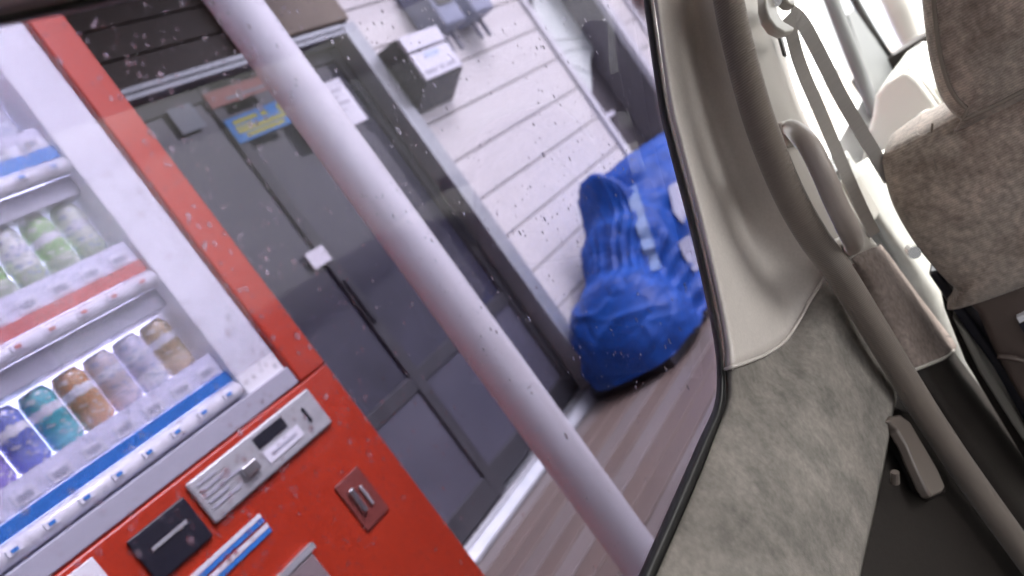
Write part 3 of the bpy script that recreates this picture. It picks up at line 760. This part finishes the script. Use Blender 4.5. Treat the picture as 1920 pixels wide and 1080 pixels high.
# inner door handle: recess bezel and the lever
hb = obj('handle_bezel', prism([Ts(a, b, -.034) for a, b in [(1662, 768), (1682, 762), (1712, 776), (1745, 820), (1775, 875), (1784, 905), (1776, 925), (1745, 938), (1722, 915), (1700, 860), (1672, 800)]], (0, .02, 0)), M['lower'], door, bevel=.006, bseg=3)
lever = [(1664, 790), (1672, 779), (1690, 777), (1707, 790), (1734, 836), (1760, 882), (1774, 914), (1768, 924), (1748, 932), (1738, 918), (1716, 872), (1700, 834), (1684, 806)]
obj('door_handle', prism([Ts(a, b, -.050-.006*math.sin(PI*k/12)) for k, (a, b) in enumerate(lever)], (0, .014, 0)), M['handle'], door, bevel=.0045, bseg=4)
kn = Ts(1678, 905, -.044)
obj('lock_knob', tube([kn, kn+Vector((.0, -.008, .014))], [.006, .005], 10), M['handle'], door)

# --- weatherstrip round the door opening
sp = [(1356, -80, -.10), (1366, 0, -.10), (1388, 100, -.10), (1425, 230, -.10), (1475, 355, -.10), (1522, 440, -.10), (1574, 512, -.095), (1640, 618, -.082), (1702, 720, -.072), (1764, 818, -.066), (1845, 935, -.062), (1990, 1135, -.060)]
cl = catmull([Ts(*p) for p in sp], 90)
obj('weatherstrip', tube(cl, .0185, 16), M['seal'], car, smooth=True)

# --- centre pillar
pil = obj('centre_pillar', prism([Ts(a, b, .05) for a, b in [(1345, -120), (1440, -120), (1480, 150), (1560, 330), (1650, 440), (1800, 620), (2050, 1000), (2050, 1150), (1930, 1150), (1700, 760), (1540, 500), (1440, 330)]], (0, .04, 0)), M['carpaint'], car)
pl = [[Ts(a, b, o+.005) for a, b, o in l] for l in (
    [(1366, -80, -.085), (1380, 0, -.085), (1405, 100, -.085), (1440, 215, -.085), (1490, 345, -.085), (1535, 430, -.083), (1590, 500, -.080)],
    [(1405, -80, -.092), (1420, 10, -.092), (1447, 120, -.092), (1480, 230, -.092), (1528, 345, -.092), (1572, 425, -.090), (1612, 488, -.088)],
    [(1432, -80, -.090), (1444, 40, -.090), (1470, 140, -.090), (1505, 240, -.090), (1552, 340, -.090), (1598, 420, -.088), (1634, 472, -.086)],
    [(1446, -80, -.075), (1456, 60, -.075), (1488, 180, -.075), (1525, 262, -.075), (1575, 350, -.075), (1618, 425, -.075), (1648, 470, -.075)],
    [(1452, -80, -.03), (1462, 60, -.03), (1498, 190, -.03), (1533, 268, -.03), (1582, 356, -.03), (1622, 430, -.03), (1650, 468, -.03)])]
u = loft(pl, 40, 22); orient(u, IN)
obj('upper_trim', u, M['trim2'], pil, keep=True, smooth=True, solid=.012, soff=-1)
fb = [[Ts(a, b, o) for a, b, o in l] for l in (
    [(1575, 478, -.062), (1590, 500, -.066), (1640, 580, -.066), (1700, 675, -.066), (1712, 694, -.066)],
    [(1594, 480, -.080), (1606, 492, -.084), (1665, 580, -.080), (1720, 670, -.076), (1728, 688, -.076)],
    [(1630, 466, -.080), (1640, 476, -.084), (1710, 575, -.080), (1765, 655, -.076), (1770, 668, -.076)],
    [(1646, 462, -.066), (1655, 472, -.070), (1725, 570, -.066), (1782, 648, -.062), (1786, 660, -.062)],
    [(1650, 458, -.03), (1660, 468, -.03), (1732, 566, -.03), (1789, 640, -.03), (1793, 652, -.03)])]
u = loft(fb, 30, 16); orient(u, IN)
obj('fabric_trim', u, M['bfabric'], pil, keep=True, smooth=True, solid=.012, soff=-1)
lt = [[Ts(a, b, o) for a, b, o in l] for l in (
    [(1690, 640, -.05), (1712, 696, -.055), (1790, 820, -.055), (1900, 985, -.055), (2010, 1150, -.055)],
    [(1722, 640, -.06), (1730, 692, -.066), (1815, 830, -.066), (1930, 990, -.066), (2030, 1150, -.066)],
    [(1768, 630, -.06), (1772, 672, -.066), (1870, 800, -.066), (1990, 960, -.066), (2090, 1120, -.066)],
    [(1784, 630, -.03), (1790, 660, -.03), (1890, 790, -.03), (2010, 950, -.03), (2110, 1110, -.03)])]
u = loft(lt, 26, 14); orient(u, IN)
obj('lower_trim', u, M['lower'], pil, keep=True, smooth=True, solid=.012, soff=-1)
obj('trim_edge', tube(catmull([Ts(1713, 694, -.072), Ts(1745, 682, -.078), Ts(1772, 670, -.074), Ts(1788, 657, -.06)], 16), .0025, 8), M['trim2'], pil, smooth=True)
# slot of the belt height adjuster
obj('adjuster_slot', flat_band([Ts(1460, 62, -.094), Ts(1472, 105, -.094)], .008, .004, Vector((1, 0, 0))), M['darkframe'], pil)
# grab handle: arched grip on two feet
gp = catmull([Ts(1478, 240, -.094), Ts(1492, 246, -.118), Ts(1516, 272, -.136), Ts(1540, 318, -.142), Ts(1566, 378, -.142), Ts(1588, 425, -.138), Ts(1600, 456, -.118), Ts(1592, 468, -.092)], 40)
rad = [.0095+.0035*min(1, min(i, 39-i)/9) for i in range(40)]
gh = obj('grab_handle', tube(gp, rad, 16), M['grab'], pil, smooth=True)
obj('handle_foot', prism([Ts(a, b, -.097) for a, b in [(1466, 226), (1486, 220), (1508, 232), (1512, 262), (1490, 270), (1474, 256)]], (0, .012, 0)), M['trim2'], pil, bevel=.005, bseg=3)
obj('handle_foot', prism([Ts(a, b, -.094) for a, b in [(1566, 448), (1584, 438), (1612, 446), (1624, 466), (1600, 484), (1580, 484)]], (0, .012, 0)), M['trim2'], pil, bevel=.005, bseg=3)
# --- seat belt with its guide loop
belt = empty('tmp', (0, 0, 0), '', ''); bpy.data.objects.remove(belt)
gpx = [(1436, -14), (1437, 12), (1444, 36), (1458, 55), (1474, 63), (1489, 60), (1493, 51), (1484, 46), (1470, 38), (1459, 24), (1455, 6), (1459, -4), (1472, -2), (1483, 10), (1494, 12), (1492, -2), (1478, -14), (1456, -20)]
guide = obj('belt_guide', prism([Ts(a, b, -.128) for a, b in gpx], (.006, .016, 0)), M['guide'], car, bevel=.005, bseg=4)
obj('guide_bolt', tube([Ts(1452, -2, -.130), Ts(1452, -2, -.118)], .010, 14), M['metalw'], guide)
sideb = (Ts(1560, 200, -.1)-Ts(1530, 215, -.1)).normalized()
b1 = catmull([Ts(1476, 30, -.120), Ts(1500, 120, -.10), Ts(1540, 215, -.095), Ts(1580, 310, -.09), Ts(1615, 390, -.085), Ts(1640, 440, -.08)], 30)
belt = obj('seat_belt', flat_band(b1, .021, .0022, Vector((1, -.9, .1))), M['belt'], car)
b2 = catmull([Ts(1482, 24, -.12), Ts(1504, 42, -.125), Ts(1536, 100, -.13), Ts(1575, 178, -.135), Ts(1620, 255, -.14), Ts(1668, 335, -.145)], 30)
obj('shoulder_run', flat_band(b2, .022, .0022, Vector((1, -.9, .1))), M['belt'], belt)

# --- front seat
def pillow(outline, xb, depth, ringspec):
    """outline: list of (y,z); rings of (scale, x offset)"""
    n = len(outline); cyy = sum(p[0] for p in outline)/n; czz = sum(p[1] for p in outline)/n
    bm = nb(); R = []
    for s, dx in ringspec:
        R.append([bm.verts.new((xb+dx, cyy+(p[0]-cyy)*s, czz+(p[1]-czz)*s)) for p in outline])
    for A, B in zip(R, R[1:]):
        for q in range(n): bm.faces.new((A[q], A[(q+1) % n], B[(q+1) % n], B[q]))
    bm.faces.new(R[0][::-1]); bm.faces.new(R[-1]); return bm
def closed(pts, n):
    P = pts+pts[:3]; out_ = []
    seg = len(pts)
    for i in range(n):
        t = i/n*seg; k = int(t); f = t-k
        p0, p1, p2, p3 = [Vector(pts[(k+q-1) % seg]) for q in range(4)]
        out_.append(.5*((2*p1)+(-p0+p2)*f+(2*p0-5*p1+4*p2-p3)*f*f+(-p0+3*p1-3*p2+p3)*f**3))
    return out_
XS = 1.24
def yz(px, py, x): p = Tx(px, py, x); return (p.y, p.z)
left = [(1835, 579), (1790, 556), (1742, 508), (1702, 455), (1668, 392), (1652, 335), (1650, 303), (1668, 284), (1712, 258), (1762, 234)]
lo = [yz(a, b, XS) for a, b in left]
CY = .055
# the far side mirrors the near one
full = lo+[(2*CY-a, b) for a, b in lo[::-1]]
outl = [(p.x, p.y) for p in closed([Vector(q) for q in full], 120)]
seat = empty('tmp2', (0, 0, 0), '', ''); bpy.data.objects.remove(seat)
seat = obj('front_seat', pillow(outl, XS, .1, [(.96, .14), (1.0, .11), (1.0, .05), (.995, .022), (.975, .008), (.94, .001), (.85, -.006), (.65, -.012), (.35, -.015), (.1, -.016)]), M['seat'], car, smooth=True)
# vertical seam near the shoulder
sm = catmull([Tx(1748, 232, XS+.012), Tx(1747, 262, XS-.002), Tx(1752, 300, XS-.008), Tx(1757, 318, XS-.009)], 20)
obj('seam', tube(sm, .0015, 6), M['piping'], seat)
# lower vinyl back with pocket
lowb = [yz(a, b, XS+.012) for a, b in [(1800, 560), (1832, 590), (1862, 660), (1905, 740), (1960, 820)]]
lowp = lowb+[(2*CY-a, b) for a, b in lowb[::-1]]
obj('vinyl_back', prism([(XS+.012, a, b) for a, b in lowp], (.10, 0, 0)), M['pvinyl'], seat, bevel=.012, bseg=3)
pk = catmull([Tx(1870, 668, XS+.004), Tx(1900, 672, XS+.002), Tx(1960, 690, XS+.002)], 12)
obj('pocket_hem', tube(pk, .004, 8), M['pvinyl'], seat, smooth=True)
obj('pocket_clip', prism([Tx(a, b, XS+.0) for a, b in [(1906, 596), (1940, 580), (1944, 590), (1912, 606)]], (.01, 0, 0)), M['paperw'], seat)
obj('pocket_slot', prism([Tx(a, b, XS+.004) for a, b in [(1910, 608), (1944, 592), (1960, 620), (1930, 640)]], (.01, 0, 0)), M['blackp'], seat)
# dark seat side frame and recliner
obj('seat_frame', prism([Tx(a, b, XS+.05) for a, b in [(1738, 512), (1760, 508), (1800, 568), (1860, 650), (1960, 800), (1990, 900), (1940, 830), (1862, 690), (1800, 605)]], (.10, 0, 0)), M['blackp'], seat, bevel=.006)
obj('recliner_bolt', tube([Tx(1708, 468, XS+.04), Tx(1715, 474, XS+.0)], .009, 10), M['metalw'], seat)
obj('slide_cover', prism([Tx(a, b, XS+.07) for a, b in [(1758, 520), (1788, 592), (1850, 700), (1960, 880), (2000, 1000), (1900, 830), (1810, 680), (1770, 580)]], (.06, 0, 0)), M['lower'], seat, bevel=.006)
obj('side_shield', prism([Tx(a, b, XS+.06) for a, b in [(1785, 594), (1812, 620), (1862, 705), (1930, 815), (1985, 905), (1970, 905), (1900, 800), (1836, 700)]], (.05, 0, 0)), M['guide'], seat, bevel=.004)
# headrest
XH = 1.20
hl = [(1822, 232), (1800, 222), (1776, 200), (1757, 165), (1742, 110), (1733, 50), (1727, -10), (1722, -80), (1724, -140), (1750, -185)]
ho = [yz(a, b, XH+.05) for a, b in hl]
fullh = ho+[(2*(CY+.01)-a, b) for a, b in ho[::-1]]
outh = [(p.x, p.y) for p in closed([Vector(q) for q in fullh], 120)]
rings = [(.90, .12), (.98, .095), (1.0, .06), (.985, .035), (.94, .014), (.875, .003), (.84, .0), (.8, -.003), (.6, -.009), (.3, -.012), (.1, -.013)]
hr = obj('headrest', pillow(outh, XH, .1, rings), M['seat'], car, smooth=True)
n_ = len(outh); cyy = sum(p[0] for p in outh)/n_; czz = sum(p[1] for p in outh)/n_
loop = [Vector((XH-.001, cyy+(p[0]-cyy)*.85, czz+(p[1]-czz)*.85)) for p in outh]
obj('piping', tube(loop+[loop[0], loop[1]], .0028, 8, cap=False), M['piping'], hr, smooth=True)
for yy in (CY-.05, CY+.07): obj('headrest_rod', tube([Vector((XH+.055, yy, HC-.34)), Vector((XH+.055, yy, HC-.2))], .006, 8), M['metalw'], hr)

# --- front door: panel, window frame, clear glass, mirror
fd = obj('front_door', bx(1.62, 2.6, .58, .62, .12, HC-.36), M['carpaint'], car)
u = loft([[Ts(a, b, o) for a, b, o in l] for l in (
    [(1560, 300, .0), (1640, 430, .0), (1740, 590, .0), (1860, 800, .0)],
    [(1585, 318, -.03), (1662, 440, -.02), (1762, 580, -.02), (1890, 780, -.02)],
    [(1640, 290, -.035), (1700, 400, -.03), (1800, 560, -.03), (1940, 760, -.03)],
    [(1700, 260, -.035), (1760, 360, -.03), (1860, 520, -.03), (2000, 720, -.03)])], 24, 12)
orient(u, IN); obj('door_panel', u, mat('pale_suede', (.30, .295, .27), .9, col2=(.36, .355, .33), scale=22, bump=.5, bscale=60), fd, keep=True, smooth=True, solid=.03, soff=-1)
obj('belt_moulding', prism([Ts(a, b, -.04) for a, b in [(1590, 330), (1612, 330), (1652, 398), (1634, 426)]], (0, .02, 0)), M['guide'], fd, bevel=.004)
obj('window_frame', tube(catmull([Ts(a, b, .01) for a, b in [(1530, -90), (1556, -10), (1590, 80), (1622, 160), (1648, 225)]], 20), .017, 10), M['darkframe'], fd, smooth=True)
obj('quarter_trim', prism([Ts(a, b, .0) for a, b in [(1590, 25), (1602, 15), (1630, 55), (1668, 105), (1692, 134), (1648, 178), (1630, 150), (1612, 90)]], (0, .015, 0)), M['darkframe'], fd, bevel=.004)
obj('window_frame', tube(catmull([Ts(a, b, .0) for a, b in [(1560, -90), (1592, -20), (1628, 45), (1662, 98), (1692, 136)]], 20), .010, 10), M['rubber'], fd, smooth=True)
obj('front_window', prism([Ts(a, b, .02) for a, b in [(1440, -80), (1540, -80), (1650, 230), (1640, 300), (1600, 330), (1480, 150)]], (0, .004, 0)), M['clear'], fd)
mr = Ts(1540, 318, .0)
mc = Vector((2.30, .80, HC-.42))
mb = nb(); bmesh.ops.create_uvsphere(mb, u_segments=24, v_segments=14, radius=1)
for v_ in mb.verts: v_.co = Vector((max(v_.co.x, -.25)*.10, v_.co.y*.11, v_.co.z*.085))+mc
md = obj('door_mirror', mb, M['carpaint'], fd, smooth=True)
# --- windscreen pillar, dashboard
ap = catmull([Ts(a, b, -.01) for a, b in [(1630, -110), (1665, -30), (1700, 50), (1735, 115), (1770, 175), (1800, 230)]], 20)
obj('windscreen_pillar', tube(ap, .036, 14), M['guide'], car, smooth=True)
XD = 1.98
dpx = [(1636, 215), (1640, 182), (1658, 155), (1688, 134), (1700, 131), (1722, 150), (1762, 205), (1800, 270), (1850, 420), (1760, 420), (1650, 330), (1610, 330), (1622, 270)]
obj('dash_body', bx(2.02, 2.415, -1.03, .40, HC-.75, HC-.34), M['dash'], car, bevel=.03, bseg=3)
dsh = obj('dashboard', prism([Tx(a, b, XD) for a, b in dpx], (.40, 0, -.02)), M['dash'], car, bevel=.02, bseg=4)
obj('air_vent', prism([Tx(a, b, XD-.006) for a, b in [(1722, 236), (1738, 218), (1748, 222), (1742, 236)]], (.01, 0, 0)), M['darkframe'], dsh)
obj('vent_rim', tube(catmull([Tx(a, b, XD-.008) for a, b in [(1706, 250), (1716, 232), (1734, 214), (1750, 214), (1754, 228)]], 14), .008, 8), M['dash'], dsh, smooth=True)
obj('dash_edge', tube(catmull([Tx(a, b, XD+.02) for a, b in [(1700, 128), (1726, 152), (1765, 205), (1800, 262)]], 14), .008, 8), M['guide'], dsh, smooth=True)
# --- roof, floor, far side
roof = obj('roof', bx(-1.7, 1.95, -1.05, ys(HC+.26), HC+.262, HC+.31), M['carpaint'], car)
obj('headliner', bx(-1.7, 1.93, -1.03, .345, HC+.246, HC+.2615), M['headliner'], roof)
u = loft([[Ts(a, b, -.010) for a, b in shift(tg, -1, -17)], [Ts(a, b, -.020) for a, b in shift(tg, -2, -30)], [Ts(a, b, -.030) for a, b in shift(tg, -3, -40)]], 24, 7)
orient(u, IN); obj('roof_rail', u, M['railgrey'], roof, keep=True, smooth=True, solid=.005, soff=-1)
u = loft([[Ts(a, b, -.032) for a, b in shift(tg, -3, -39)], [Ts(a, b, -.060) for a, b in shift(tg, -4, -60)], [Ts(a, b, -.12) for a, b in shift(tg, -6, -80)]], 24, 7)
orient(u, IN); obj('rail_trim', u, M['headliner'], roof, keep=True, smooth=True, solid=.005, soff=-1)
obj('floor', bx(-1.7, 2.5, -1.05, .62, .09, .12), M['carpet'], car)
obj('far_side', bx(-1.7, 2.5, -1.09, -1.05, .09, HC-.36), M['lower'], car)
obj('tail_panel', bx(-1.74, -1.70, -1.05, .58, .09, HC-.3), M['lower'], car)
obj('cowl', bx(2.42, 2.50, -1.04, .58, .12, HC-.30), M['lower'], car)
obj('far_rear_window', prism([Vector((-1.7, -1.07, HC-.36)), Vector((.80, -1.07, HC-.36)), Vector((.80, -1.07, HC+.262)), Vector((-1.7, -1.07, HC+.262))], (0, .004, 0)), M['tint2'], car)
obj('far_pillar', bx(.802, .92, -1.09, -1.03, HC-.36, HC+.262), M['trim'], car)
obj('far_front_window', prism([Vector((.922, -1.07, HC-.36)), Vector((2.4, -1.07, HC-.36)), Vector((1.93, -1.07, HC+.262)), Vector((.922, -1.07, HC+.262))], (0, .004, 0)), M['clear'], car)
obj('tail_window', prism([Vector((-1.72, -1.05, HC-.3)), Vector((-1.72, .5, HC-.3)), Vector((-1.72, .38, HC+.262)), Vector((-1.72, -1.05, HC+.262))], (.004, 0, 0)), M['tint2'], car)
obj('windscreen', prism([Vector((2.46, -1.0, HC-.29)), Vector((2.46, .52, HC-.29)), Vector((1.95, .40, HC+.27)), Vector((1.95, -1.0, HC+.27))], (.003, 0, .003)), M['clear'], car)
obj('rear_quarter', prism([on_side(-.55, HC+.25, .01), on_side(-.55, HC-.36, .01), on_side(-1.7, HC-.36, .01), on_side(-1.4, HC+.25, .01)], (0, .03, 0)), M['trim'], car)

for o in bpy.data.objects:
    if '_t' in o: del o['_t']
